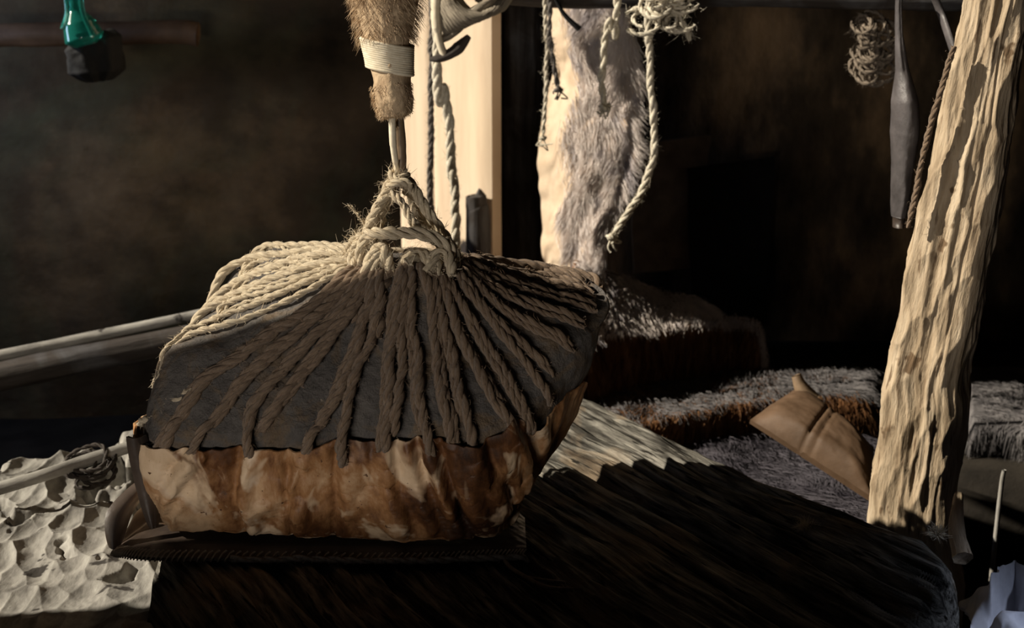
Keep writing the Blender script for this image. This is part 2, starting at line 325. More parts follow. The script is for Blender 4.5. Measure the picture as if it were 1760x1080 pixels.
# ------------------------------------------------------------------ white pelt
def pelt():
    L = [(950, -30), (942, 60), (948, 130), (932, 230), (930, 330), (930, 420), (938, 480), (965, 540)]
    R = [(1075, -30), (1092, 60), (1098, 130), (1096, 200), (1090, 280), (1062, 340), (1048, 420), (1034, 540)]
    n = 120; l = catmull(L, n); r = catmull(R, n); nu = 70
    t = np.linspace(0, 1, nu)
    V = np.zeros((n, nu, 3))
    for i in range(n):
        for j, tt in enumerate(t):
            Y = 2.74-.16*tt*(1)+.05*math.sin(tt*3.1)*-1 + .05*i/n*0
            V[i, j] = P(l[i, 0]*(1-tt)+r[i, 0]*tt, l[i, 1]*(1-tt)+r[i, 1]*tt, 2.63-.15*tt-.02*math.sin(tt*3.14))
    I, J = np.meshgrid(np.arange(n)/n, t, indexing='ij')
    V[..., 1] += .022*fbm(I*8, J*4, 0, 4, 2)
    V[..., 0] += .012*fbm(I*9, J*2, 3, 3, 5)
    root = thing('white_pelt', tuple(V[-1, nu//2]), 'shaggy white fur pelt with bare cream skin edge, hanging beside the dark post', 'fur pelt')
    Bk = V.copy(); Bk[..., 1] += .012
    m = MB(); m.grid(V); m.grid(Bk, flip=True)
    for E, F2 in ((V[0], Bk[0]), (V[-1], Bk[-1]), (V[:, 0], Bk[:, 0]), (V[:, -1], Bk[:, -1])): m.grid(np.stack([E, F2], 0))
    m.build('skin', M['skin'], root)
    m = MB(); k = 34000
    a = RNG.rand(k)*(n-2); b_ = RNG.rand(k)
    edge = .33+.13*fbm(a/n*7, 0*a, 0, 3, 8)+.04*RNG.randn(k)-.18*(a/n < .1)
    keep = b_ > edge; a, b_ = a[keep], b_[keep]; k = len(a)
    ai = a.astype(int); bi = (b_*(nu-1)).astype(int); p0 = V[ai, bi]+RNG.randn(k, 3)*.002
    flow = fbm(a/n*9, b_*5, 0, 3, 4); ln = (.016+.014*RNG.rand(k))[:, None]
    dr = np.stack([flow*1.3+.3*(b_-.5), -.35+0*a, -1+.7*fbm(a/n*8, b_*6, 5, 2, 6)], -1)
    p1 = p0+ln*dr*.5+np.array([0, -.006, 0]); p2 = p0+ln*dr+RNG.randn(k, 3)*.003+np.array([0, -.004, 0])
    m.hairs([p0, p1, p2], .0008); o = m.build('fur', M['fur'], root); o['kind'] = 'stuff'
pelt()

# ------------------------------------------------------------------ the bundle body
def ring(l): return [np.array(P(*q)) if q[0] > 5 else np.array(q) for q in l]
R0 = ring([(268, 900, 1.50), (420, 914, 1.485), (640, 924, 1.48), (835, 916, 1.49), (872, 880, 1.54), (866, 866, 1.585), (-.12, 1.63, .375), (-.33, 1.65, .375), (-.385, 1.60, .375)])
R1 = ring([(276, 750, 1.48), (420, 752, 1.455), (640, 745, 1.45), (850, 735, 1.46), (972, 706, 1.53), (976, 668, 1.59), (-.1, 1.66, .5), (-.35, 1.67, .5), (286, 690, 1.6)])
R2 = ring([(287, 606, 1.535), (430, 615, 1.50), (640, 610, 1.495), (860, 600, 1.52), (1022, 568, 1.57), (1028, 490, 1.66), (-.08, 1.74, .62), (440, 440, 1.73), (372, 526, 1.655)])
R3 = ring([(500, 520, 1.56), (580, 500, 1.545), (690, 485, 1.54), (810, 500, 1.56), (900, 490, 1.62), (900, 462, 1.69), (740, 445, 1.70), (580, 430, 1.69), (520, 455, 1.63)])
R4 = ring([(640, 455, 1.585), (670, 450, 1.575), (710, 448, 1.57), (750, 450, 1.58), (775, 450, 1.60), (775, 448, 1.62), (715, 440, 1.63), (650, 440, 1.625), (635, 448, 1.61)])
NT, NV = 360, 200
RG = np.stack([catmull(r, NT, True) for r in (R0, R1, R2, R3, R4)])
def bodygrid(tv):
    out = np.zeros((len(tv), NT, 3)); m_ = len(RG)
    for k, t in enumerate(tv):
        i = min(int(t), m_-2); f = t-i
        a, b_, c, d = RG[max(i-1, 0)], RG[i], RG[i+1], RG[min(i+2, m_-1)]
        sm = .5*((2*b_)+(c-a)*f+(2*a-5*b_+4*c-d)*f*f+(3*b_-a-3*c+d)*f**3); ln = b_*(1-f)+c*f
        out[k] = .6*ln+.4*sm
    return out
def normals(V):
    du = np.roll(V, -1, 1)-np.roll(V, 1, 1); dv = np.gradient(V, axis=0); n = np.cross(du, dv); return n/(np.linalg.norm(n, axis=-1)[..., None]+1e-12)
tv = np.linspace(0, 4, NV); BV = bodygrid(tv); BN = normals(BV)
if BN[60, 90, 1] > 0: BN = -BN
# chipped, layered stone relief
x, y, z = BV[..., 0], BV[..., 1], BV[..., 2]
rel = .012*fbm(x*8, y*8, z*8, 6, 21)+.010*(scoops(x+.3*z+.02*fbm(x*9, z*9, y, 3, 4), z-.3*y, .11, .075, 6, 1)-.35)+.0025*fbm(x*45, y*45, z*45, 3, 61)
BVs = BV+BN*rel[..., None]
def closed(mb, V, flip=False):
    mb.grid(V, True, flip=flip)
    for k, r in ((0, V[0]), (1, V[-1])):
        c = r.mean(0); Q = np.stack([r, np.repeat(c[None], len(r), 0)], 0); mb.grid(Q, True, flip=(k == 0) != flip)
m = MB(); closed(m, BVs)
stone = m.build('stone_block', M['stone']); tag(stone, 'large grey angular stone block held in a rope net at the centre', 'stone')
q = MB(); q.grid(BV, True); BVH = BVHTree.FromPolygons([tuple(v) for v in np.concatenate(q.v)], [tuple(int(i) for i in f) for f in np.concatenate(q.q)])
def onbody(px, py, lift=0., Y=1.6):
    d = Vector(RAY(px, py)).normalized(); o = Vector((0, 0, CAMZ)); h = BVH.ray_cast(o, d)
    if h[0] is None: h = BVH.find_nearest(Vector(P(px, py, Y)))
    p, n = h[0], h[1]
    if n.dot(d) > 0: n = -n
    return np.array(p+n*lift)
# ------------------------------------------------------------------ the rope net
net = thing('rope_net', tuple(P(640, 920, 1.6)), 'brown rope net gathered to a knot over the grey stone block', 'rope net')
def onhide(z): return .0135*min(1, max(0, (.512-z)/.02))
def strand(path, r=.0062, lift=None, part='rope_strand', mt='rope', plies=3, fuzz=45, free=False, jitter=.0015, Y=None):
    pts = []
    for k, q_ in enumerate(path):
        if len(q_) == 3: pts.append(P(*q_)); continue
        pts.append(onbody(q_[0], q_[1], (lift if lift is not None else r*.7)))
    pts = catmull(pts, 40)
    if not free and len(path) > 2 and len(path[0]) == 2:
        for k in range(len(pts)):                    # settle every point on the stone
            h = BVH.find_nearest(Vector(pts[k])); n = (Vector(pts[k])-h[0])
            nn = h[1] if h[1].dot(Vector((0, -1, .3))) > -.4 else -h[1]
            pts[k] = np.array(h[0]+nn*(((lift if lift is not None else r*.8)+onhide(h[0].z))*(1 if k < 33 else 1-.95*((k-33)/6.)**1.3)))
    pts[1:-1] += RNG.randn(len(pts)-2, 3)*jitter*.35
    m = MB(); m.rope(pts[::2], r, plies, fuzz=fuzz); o = m.build(part, M[mt], net); return o
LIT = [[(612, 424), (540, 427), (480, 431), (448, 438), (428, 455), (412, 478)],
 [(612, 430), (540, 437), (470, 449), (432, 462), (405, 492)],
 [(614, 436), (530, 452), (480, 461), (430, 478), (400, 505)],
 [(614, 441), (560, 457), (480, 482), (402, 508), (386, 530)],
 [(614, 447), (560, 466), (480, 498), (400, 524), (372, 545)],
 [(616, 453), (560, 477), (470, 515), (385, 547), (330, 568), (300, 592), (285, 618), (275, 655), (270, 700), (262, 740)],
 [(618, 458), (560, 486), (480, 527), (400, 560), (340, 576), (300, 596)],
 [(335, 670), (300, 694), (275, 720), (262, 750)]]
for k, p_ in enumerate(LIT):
    strand(p_, .0040, plies=2, fuzz=110, mt='lit_rope')
    if k < 5: strand([(x_+2, y_+4.5+i_*1.2) for i_, (x_, y_) in enumerate(p_)], .0034, plies=2, fuzz=110, mt='lit_rope')
MAIN = [
 [(618, 462), (590, 490), (530, 538), (470, 575), (420, 610), (360, 652), (330, 692), (304, 742), (282, 800)],
 [(624, 466), (598, 495), (540, 550), (480, 600), (425, 645), (390, 690), (355, 740), (322, 790)],
 [(632, 470), (605, 508), (568, 556), (522, 602), (478, 652), (440, 702), (430, 745), (432, 790)],
 [(638, 475), (612, 520), (575, 572), (535, 622), (500, 668), (465, 715), (445, 745)],
 [(646, 470), (640, 515), (625, 560), (607, 615), (590, 660), (570, 705), (542, 745), (520, 785)],
 [(655, 472), (652, 530), (636, 590), (612, 640), (598, 690), (590, 750), (595, 805)],
 [(700, 462), (685, 500), (677, 560), (672, 620), (667, 680), (664, 740), (660, 775)],
 [(690, 468), (694, 520), (690, 580), (690, 640), (684, 700), (676, 750)],
 [(706, 468), (706, 530), (712, 590), (718, 640), (724, 700), (736, 745), (748, 785)],
 [(718, 462), (735, 505), (743, 560), (750, 620), (760, 680), (772, 730), (776, 780)],
 [(730, 462), (748, 500), (760, 560), (776, 620), (792, 680), (806, 730), (812, 770)],
 [(738, 458), (762, 505), (780, 560), (806, 612), (834, 664), (858, 705), (882, 750)],
 [(748, 452), (778, 500), (812, 556), (846, 610), (876, 660), (900, 705), (912, 745)],
 [(770, 456), (800, 500), (850, 560), (890, 612), (930, 665), (945, 700)]]
for k, p_ in enumerate(MAIN):
    strand(p_, .0064 if k < 12 else .0054, fuzz=120)
    if k not in (5, 7, 13):                         # each mesh of the net is a doubled rope
        dx = 9 if k % 2 else -8
        p2 = [(x_+dx*(.4+.6*min(1, i_/3.))+random.uniform(-2, 2), y_+random.uniform(-3, 3)) for i_, (x_, y_) in enumerate(p_)]
        strand(p2[:-1] if k % 3 else p2, .0048, fuzz=120)
RIGHT = [[(800, 444), (850, 455), (930, 468), (1010, 486)], [(796, 450), (860, 470), (940, 488), (1025, 505)], [(796, 456), (860, 484), (940, 508), (1028, 528)],
 [(792, 460), (850, 498), (920, 528), (1005, 556)], [(790, 468), (840, 515), (905, 556), (985, 596)], [(786, 476), (830, 530), (880, 580), (950, 640)]]
for p_ in RIGHT:
    strand(p_, .0056, fuzz=100); strand([(x_+3, y_+7+i_) for i_, (x_, y_) in enumerate(p_)], .0042, fuzz=100)
# strands down the far side
for th in range(200, 330, 16):
    col = [BV[int(k), th]+BN[int(k), th]*.004 for k in (188, 160, 130, 100, 70, 45)]
    m = MB(); m.rope(np.array(col), .006, 3, fuzz=20); m.build('rope_strand', M['lit_rope' if th > 255 else 'rope'], net)
# neck: loose ends, loops, ring
def free(path, r, part='rope_loop', mt='lit_rope', fuzz=80, plies=3, fl=.009):
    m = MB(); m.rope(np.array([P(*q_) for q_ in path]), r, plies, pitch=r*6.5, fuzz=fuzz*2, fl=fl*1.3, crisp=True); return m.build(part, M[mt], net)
free([(668, 468, 1.555), (656, 500, 1.535), (648, 540, 1.515), (650, 582, 1.50)], .0088, 'loose_end', 'rope')
free([(625, 490, 1.55), (616, 530, 1.53), (606, 575, 1.515)], .006, 'loose_end', 'rope')
free([(612, 440, 1.60), (618, 412, 1.585), (650, 403, 1.562), (700, 402, 1.555), (745, 408, 1.56), (775, 426, 1.575), (782, 450, 1.585), (776, 474, 1.57)], .0075, 'neck_ring')
free([(640, 446, 1.64), (690, 436, 1.66), (750, 440, 1.66), (790, 446, 1.62)], .0075, 'neck_ring')
for dx, dy, r_ in ((0, 0, .0064), (10, .012, .0058), (20, .024, .006)):
    free([(624+dx*.6, 462, 1.575+dy), (618+dx, 432, 1.572+dy), (632+dx*.9, 396, 1.578+dy), (648+dx*.8, 360, 1.59+dy), (664+dx*.5, 325, 1.6), (682, 298, 1.602)], r_, 'suspension_rope', fuzz=160, fl=.012)
    free([(790-dx*.9, 446, 1.59+dy), (772-dx*.9, 420, 1.585+dy), (748-dx*.9, 384, 1.588+dy), (724-dx*.8, 345, 1.595+dy), (704-dx*.5, 316, 1.6), (686, 296, 1.602)], r_, 'suspension_rope', fuzz=110)
free([(672, 330, 1.585), (692, 352, 1.578), (712, 385, 1.572), (728, 412, 1.57)], .005, 'suspension_rope')
free([(668, 322, 1.59), (680, 314, 1.583), (700, 314, 1.585), (708, 330, 1.592)], .005, 'knot')
free([(672, 300, 1.6), (684, 308, 1.588), (698, 300, 1.6), (686, 290, 1.612), (672, 300, 1.6)], .0055, 'knot')
for a in ([(645, 470), (648, 438), (662, 428), (672, 470)], [(690, 500), (696, 448), (722, 436), (748, 470)], [(684, 480), (702, 455), (725, 450), (738, 480)], [(628, 474), (640, 440), (655, 430), (664, 475)],
          [(735, 470), (752, 436), (770, 440), (778, 474)], [(700, 455), (715, 440), (738, 444), (757, 475)]):
    free([(a[0][0], a[0][1], 1.548), (a[1][0], a[1][1], 1.562), (a[2][0], a[2][1], 1.565), (a[3][0], a[3][1], 1.55)], .0075, 'rope_loop')
for a in ([(612, 462, 1.575), (606, 444, 1.58), (612, 424, 1.585), (626, 404, 1.58)], [(598, 440, 1.60), (604, 418, 1.60), (618, 406, 1.60)]): free(a, .006, 'rope_loop', fuzz=220, fl=.014)
free([(598, 352, 1.59), (612, 366, 1.588), (626, 386, 1.585)], .0012, 'loose_fibre', plies=2, fuzz=150, fl=.006)
free([(274, 640, 1.53), (262, 660, 1.53), (270, 684, 1.53)], .0014, 'loose_fibre', plies=2, fuzz=60, fl=.006)

# ------------------------------------------------------------------ tanned hide wrapped round the foot of the stone
def hide():
    tt = np.linspace(-.05, 1.0, 70); n = len(tt); th = np.arange(NT)
    V = bodygrid(np.clip(tt, 0, 4)); Nn = normals(V)
    if Nn[30, 90, 1] > 0: Nn = -Nn
    # uneven top edge
    top = .93+.06*fbm(th/14., 0*th, 0, 3, 5)+.12*np.exp(-((th-150)/9.)**2)+.12*np.exp(-((th-128)/5.)**2)+.28*np.exp(-((th-168)/22.)**2)
    out = np.zeros((n, NT, 3))
    for k in range(n):
        f = k/(n-1); q = np.clip(f*top*1.0, 0, 1.5)
        for j in range(NT):
            t = q[j]/4*(NV-1); i = min(int(t), NV-2); fr = t-i; out[k, j] = BVs[i, j]*(1-fr)+BVs[i+1, j]*fr
    Nn = normals(out)
    if Nn[30, 90, 1] > 0: Nn = -Nn
    F = np.linspace(0, 1, n)[:, None]+np.zeros((1, NT)); TH = th[None, :]+0*F
    fold = .0105+.0055*fbm(TH/7.+F*1.5, F*1.2, 0, 3, 41)+.003*np.abs(fbm(TH/3.2+F*2, F*2, 2, 3, 43))
    fold = fold*(.75+.5*np.sin(F*2.6))-.004*(F < .04)
    rows = out[:, :, 0]
    for kk_, pl in enumerate((((735, 760), (765, 840), (805, 918)), ((748, 800), (762, 850), (780, 915)), ((778, 760), (800, 840), (838, 908)), ((884, 745), (888, 820), (850, 880)), ((520, 785), (512, 835), (522, 900)), ((322, 785), (290, 840), (275, 895)),
               ((434, 790), (425, 840), (440, 900)), ((500, 825), (450, 865), (385, 915)), ((597, 800), (600, 850), (590, 915)), ((662, 770), (668, 830), (690, 900)), ((905, 700), (925, 760), (905, 830)), ((815, 745), (822, 800), (850, 850)), ((350, 770), (310, 830), (300, 900)), ((700, 760), (712, 820), (740, 905)))):
        L_ = catmull([onbody(*q_) for q_ in pl], 26); dv = out[:, :, None]-L_[None, None]; dn = np.linalg.norm(dv, axis=-1); im = dn.argmin(-1); dd = dn.min(-1)
        sg = np.take_along_axis(dv[..., 0], im[..., None], -1)[..., 0]
        amp = .0068 if kk_ % 3 else .0085; side = 1 if kk_ % 2 else -1
        front = out[..., 1] < 1.62
        fold = fold+front*(amp*np.exp(-(dd/.0085)**2)-.0062*np.exp(-((sg*side-.012)/.0042)**2)*(dd < .03))
    fold = fold*(1-.55*np.exp(-((th-172)/26.)**2))[None]; fold = np.maximum(fold, .002)
    V2 = out+Nn*fold[..., None]; V1 = out+Nn*(fold-.0022)[..., None]
    m = MB(); m.grid(V2, True); m.grid(V1, True, flip=True)
    m.grid(np.stack([V2[-1], V1[-1]], 0), True); m.grid(np.stack([V2[0], V1[0]], 0), True, flip=True)
    # bottom
    c = V2[0].mean(0); m.grid(np.stack([V2[0], np.repeat(c[None], NT, 0)], 0), True, flip=True)
    return m.build('hide_wrap', M['hide'])
tag(hide(), 'mottled tan and brown hide wrapped round the foot of the netted stone', 'hide')

# ------------------------------------------------------------------ leather pad under the bundle
def pad():
    root = thing('leather_pad', (-.16, 1.55, .358), 'dark stitched leather pad lying on the log under the wrapped stone', 'leather pad')
    nu, nv = 160, 60
    f = [P(192, 940, 1.475), P(250, 948, 1.46), P(420, 962, 1.455), P(640, 968, 1.45), P(800, 964, 1.455), P(905, 966, 1.46)]
    bk = [np.array([-.41, 1.62, .372]), np.array([-.36, 1.70, .366]), np.array([-.25, 1.72, .366]), np.array([-.15, 1.72, .366]), np.array([-.05, 1.68, .366]), np.array([.015, 1.56, .366])]
    a = catmull(f, nu); b_ = catmull(bk, nu); s = np.linspace(0, 1, nv)[None, :, None]
    V = a[:, None]*(1-s)+b_[:, None]*s; S = s[..., 0]+0*V[..., 0]; U = np.linspace(0, 1, nu)[:, None]+0*S
    V[..., 2] = np.maximum(V[..., 2], .358)*0+(.3595+.006*np.clip((S-.02)*14, 0, 1)*np.clip(U*12, .4, 1)+.0012*fbm(U*20, S*8, 0, 3, 3))
    V[..., 2] += .022*np.exp(-(U/.03)**2)*np.exp(-((S-.45)/.25)**2)          # left side turned up
    B_ = V.copy(); B_[..., 2] -= .004
    m = MB(); m.grid(V, flip=True); m.grid(B_)
    for E, F2 in ((V[0], B_[0]), (V[-1], B_[-1]), (V[:, 0], B_[:, 0]), (V[:, -1], B_[:, -1])): m.grid(np.stack([E, F2], 0))
    m.build('leather_sheet', M['leather'], root)
    m = MB()
    for k in range(3, nu-4, 2):
        p = V[k, 0]; m.tube([p+[-.0035, -.001, -.004], p+[-.001, -.004, .001], p+[.002, .002, .0045], p+[.0045, .010, .004]], .0011, 6)
    o = m.build('stitching', M['thread'], root); o['label'] = 'row of whip stitches along the front edge'
    e = np.array([V[k, 0]+np.array([0, -.004, .001]) for k in range(60, nu, 6)]+[P(908, 968, 1.455)])
    m = MB(); m.rope(e, .0042, 2, fuzz=50); m.build('edge_cord', M['dark_rope'], root)
    th = [P(868, 965, 1.45), P(878, 1000, 1.435), P(905, 1040, 1.41), P(940, 1060, 1.385), P(985, 1062, 1.38)]
    th = [np.array([q_[0], q_[1], max(q_[2], .3575)]) for q_ in th]
    m = MB(); m.tube(catmull(th, 50), .0024, 7); m.tube(catmull([th[2], th[2]*.5+th[3]*.5+[.01, .005, 0], th[3]+[.02, .012, 0]], 20), .0018, 6); m.build('loose_thong', M['thread'], root)
    # turned-up corner flaps on the left
    m = MB()
    for (A, B2, C2, w) in (((195, 940, 1.48), (205, 880, 1.50), (250, 828, 1.53), 16), ((262, 905, 1.475), (252, 840, 1.478), (232, 750, 1.47), 13)):
        c = catmull([P(*A), P(*B2), P(*C2)], 40); t = np.linspace(0, 1, 40)
        wd = w*.00068*(.5+.9*np.sin(t*2.4)); k = np.linspace(-1, 1, 12)
        Q = c[:, None]+(wd[:, None]*k[None])[..., None]*np.array([.85, .5, -.1])+(-.008*(1-k[None]**2)*np.ones((40, 1)))[..., None]*np.array([-.3, 1, 0])
        Q2 = Q+np.array([.002, .003, 0]); m.grid(Q); m.grid(Q2, flip=True)
        for E, F2 in ((Q[0], Q2[0]), (Q[-1], Q2[-1]), (Q[:, 0], Q2[:, 0]), (Q[:, -1], Q2[:, -1])): m.grid(np.stack([E, F2], 0))
    m.build('corner_flap', M['leather'], root)
pad()

# ------------------------------------------------------------------ suspension arm above
arm = thing('suspension_arm', tuple(P(680, 300, 1.6)), 'shaggy hide-covered arm with cream cord binding above the rope net', 'hanging arm')
ac = [P(662, -60, 1.62), P(664, 0, 1.62), P(664, 60, 1.61), P(669, 110, 1.605), P(674, 160, 1.60), (P(680, 204, 1.6))]
c = catmull(ac, 120); r = np.interp(np.linspace(0, 1, 120), [0, .2, .45, .6, .85, .95, 1], [.042, .040, .027, .024, .023, .019, .009])
m = MB(); m.tube(c, r, 60, 1, .9, lambda L, ph, rr: .0045*fbm(L*40, np.cos(ph)*2, np.sin(ph)*2, 5, 3)-.010*np.exp(-((ph-4.75)/.28)**2)*(L > .195)); m.build('hide_cover', M['furarm'], arm)
m = MB(); k = 5200; i = RNG.randint(3, 117, k); a = RNG.rand(k)*6.28; T_, N_, B_ = frames(c)
d = np.cos(a)[:, None]*N_[i]+np.sin(a)[:, None]*B_[i]; p0 = c[i]+d*(r[i]*.95)[:, None]; ln = (.006+.007*RNG.rand(k))[:, None]
keep = (c[i][:, 2] > P(0, 70, 1.6)[2]) | (c[i][:, 2] < P(0, 145, 1.6)[2]); ln[c[i][:, 2] < P(0, 145, 1.6)[2]] *= .35; p0, d, ln = p0[keep], d[keep], ln[keep]
p1 = p0+ln*(d*.5+np.array([0, 0, -.5])); p2 = p1+ln*(d*.2+np.array([0, 0, -.7])+RNG.randn(len(p0), 3)*.3)*.7
m.hairs([p0, p1, p2], .0004); o = m.build('hair', M['furarm'], arm); o['kind'] = 'stuff'
m = MB(); tb = np.linspace(0, 1, 700); turns = 13
z0 = np.interp(tb, [0, 1], [.445, .645]); ci = z0*119; cc = np.stack([np.interp(ci, np.arange(120), c[:, k]) for k in range(3)], -1); rr = np.interp(ci, np.arange(120), r)+.0016
ang = tb*turns*6.2832; hx = np.cos(ang)*rr; hy = np.sin(ang)*rr*.9
pts = cc+hx[:, None]*np.array([1, 0, 0])+hy[:, None]*np.array([0, 1, 0])+(hx*.18)[:, None]*np.array([0, 0, -1.]); m.tube(pts, .0023, 8); m.build('cord_binding', M['cream'], arm)
m = MB(); m.tube(catmull([P(674, 200, 1.59), P(676, 250, 1.592), P(684, 302, 1.6)], 40), [.0042]*20+[.0038]*10+[.003]*10, 12); m.build('prong', M['cream'], arm)
m = MB(); m.tube(catmull([P(685, 196, 1.605), P(689, 250, 1.605), P(690, 300, 1.604)], 40), .0058, 14, disp=bark(5, .001, 60)); m.build('prong', M['strap_leather'], arm)

# ------------------------------------------------------------------ the big log
D = np.array([.5, -.866, 0]); NB = np.array([.866, .5, 0])
def log():
    nb, na = 460, 420
    b_ = np.linspace(.36, 1.17, nb); A0 = np.interp(b_, [.36, .45, .6, .85, 1.17], [-1.46, -1.56, -1.78, -2.02, -1.98]); A1 = -.35
    s = np.linspace(0, 1, na)[None, :]; A = A0[:, None]*(1-s)+A1*s; BM = np.interp(A, [-1.06, -1.0, -.912, -.80, -.6], [1.17, 1.14, 1.032, .913, .70]); B = .36+(BM-.36)*((b_[:, None]-.36)/.81)
    A = A+(.05*fbm(B*14, 0*B, 0, 3, 5))*(1-s)
    wob = .022*fbm(A*2.2, B*1.5, 0, 3, 2)                       # the grain wanders
    G = B+wob
    h = .352+.012*fbm(A*1.6, G*5, 0, 3, 11)+.0035*fbm(A*4.5, G*23, 0, 4, 12)+.0075*fbm(A*9, G*110, 0, 3, 13)
    h -= .010*np.clip(fbm(A*3.5, G*46, 3, 3, 14)-.12, 0, 1)*2.2
    for gb, dp, w in ((1.055, .06, .006), (1.02, .03, .004), (1.12, .03, .003), (.965, .05, .009), (.90, .02, .004), (.74, .05, .010), (.60, .045, .008), (.50, .03, .006), (1.09, .02, .004)):
        h -= dp*np.exp(-((G-gb-.012*fbm(A*3, 0*A, gb, 3, 50))/w)**2)*np.clip(.6+1.2*fbm(A*1.3, 0*A, gb*9, 2, 51), .1, 1)
    e = np.clip((BM-B)/.05, 0, 1); h -= .05*(1-e)**2.2+.012*fbm(A*9, 0*A, 0, 3, 7)*(e < .99)*(1-e)
    e = np.clip((B-.36)/.09, 0, 1); h -= .07*(1-e)**2
    rs = np.clip((A+1.35)/.3, 0, 1)*np.clip((B-1.0)/.1, 0, 1); h += .022*rs       # raised rim at the post
    flat = np.exp(-np.clip(np.abs((B-.70))/.26, 0, 3)**6)*np.exp(-(np.clip(np.abs(A+1.40)/.42, 0, 3))**6)
    h = np.where(h > .3555, h*(1-flat)+.3555*flat, h)
    V = A[..., None]*D+B[..., None]*NB; V[..., 2] = h
    GC = np.stack([A, B*1.0+wob, h], -1)
    m = MB(); m.grid(V, g=GC)
    U = V.copy(); U[..., 2] = 0
    for E, F2, ge, fl in ((V[0], U[0], GC[0], 0), (V[-1], U[-1], GC[-1], 1), (V[:, 0], U[:, 0], GC[:, 0], 1), (V[:, -1], U[:, -1], GC[:, -1], 0)):
        k = 14; tt = np.linspace(0, 1, k)[:, None, None]; Q = E[None]*(1-tt)+F2[None]*tt
        bulge = (.03*np.sin(tt[..., 0]*2.6)+.012*fbm(Q[..., 0]*9, Q[..., 2]*20, Q[..., 1]*9, 3, 8))*np.minimum(1, tt[..., 0]*6)
        sgn = NB if ge is GC[-1] else (-NB if ge is GC[0] else (-D if ge is GC[:, 0] else D))
        Q = Q+bulge[..., None]*sgn if abs(sgn[1]) > 0 else Q
        Gq = np.stack([ge[None, :, 0]+0*Q[..., 0], ge[None, :, 1]+0*Q[..., 0], Q[..., 2]], -1); m.grid(Q, g=Gq, flip=bool(fl))
    return m.build('log', M['driftwood'])
tag(log(), 'huge cracked grey driftwood log carrying the wrapped stone', 'log')

# ------------------------------------------------------------------ hewn bleached timber on the left
def slab(name, c4, h0, thick, cu, cv, depth, mt, seed, na=260, nb=220, edge=.012, sag=.05, fine=.002, jag=.02, hb=0.):
    s = np.linspace(0, 1, na)[:, None]; t = np.linspace(0, 1, nb)[None, :]; S = s+0*t; T = t+0*s
    c4 = [np.array(q_[:2]) for q_ in c4]
    XY = (c4[0]*(1-S[..., None])*(1-T[..., None])+c4[1]*S[..., None]*(1-T[..., None])+c4[2]*S[..., None]*T[..., None]+c4[3]*(1-S[..., None])*T[..., None])
    ctr = XY.mean((0, 1)); dirn = XY-ctr; X, Y = XY[..., 0], XY[..., 1]
    ed = np.maximum(np.abs(S-.5), np.abs(T-.5))*2
    XY = XY+dirn/np.linalg.norm(dirn, axis=-1)[..., None].clip(1e-6)*(jag*fbm(X*16, Y*16, 0, 4, seed))[..., None]*(np.clip((ed-.6)/.4, 0, 1))[..., None]
    X, Y = XY[..., 0], XY[..., 1]
    sc = scoops(X+.02*fbm(X*6, Y*6, 0, 2, 1), Y+.03*fbm(X*5, Y*5, 3, 2, 2), cu, cv, seed, 1.0)
    sc = sc*(.6+.6*np.clip(.5+1.5*fbm(X*4, Y*4, 9, 3, seed+20), 0, 1)); h = h0+depth*sc+fine*fbm(X*40, Y*40, 0, 4, seed+3)+hb*fbm(X*5, Y*5, 0, 3, seed+6)-sag*np.clip((ed-.82)/.18, 0, 1)**2
    if seed == 5:
        pk = fbm(X*11, Y*11, 4, 4, 91)+.25*np.clip((Y-1.75)/.25, -1, 1); h = h-.05*np.clip(pk-.30, 0, .3)*3
        h -= .009*np.exp(-((X+.12*Y+.5+.03*fbm(Y*9, X*2, 0, 3, 92))/.004)**2)+.008*np.exp(-((X*.3+Y-1.80+.02*fbm(X*9, 0*X, 0, 3, 93))/.005)**2)
    V = np.stack([X, Y, h], -1); m = MB(); GC = np.stack([Y, X, h], -1); m.grid(V, g=GC)
    U = V.copy(); U[..., 2] = np.minimum(h0-thick, h-.005)
    for E, F2 in ((V[0], U[0]), (V[-1], U[-1]), (V[:, 0], U[:, 0]), (V[:, -1], U[:, -1])):
        k = 8; tt = np.linspace(0, 1, k)[:, None, None]; Q = E[None]*(1-tt)+F2[None]*tt; m.grid(Q, g=np.stack([Q[..., 1], Q[..., 0], Q[..., 2]], -1))
    m.grid(U[::20, ::20], flip=True)
    return m.build(name, mt)
o = slab('hewn_timber', [PZ(-90, 800, .30), PZ(215, 742, .30), PZ(352, 1130, .30), PZ(-140, 1130, .30)], .292, .29, .030, .062, .016, M['bleached'], 5, 330, 300, sag=.05, hb=.012)
tag(o, 'bleached grey timber covered in scalloped adze marks, at lower left', 'timber')
o = slab('wood_block', [PZ(205, 728, .33), PZ(300, 712, .33), PZ(320, 770, .33), PZ(215, 775, .33)], .318, .31, .03, .05, .006, M['bleached'], 9, 60, 60, sag=.012, jag=.01)
tag(o, 'small pale wood block between the scalloped timber and the stone', 'wood block')
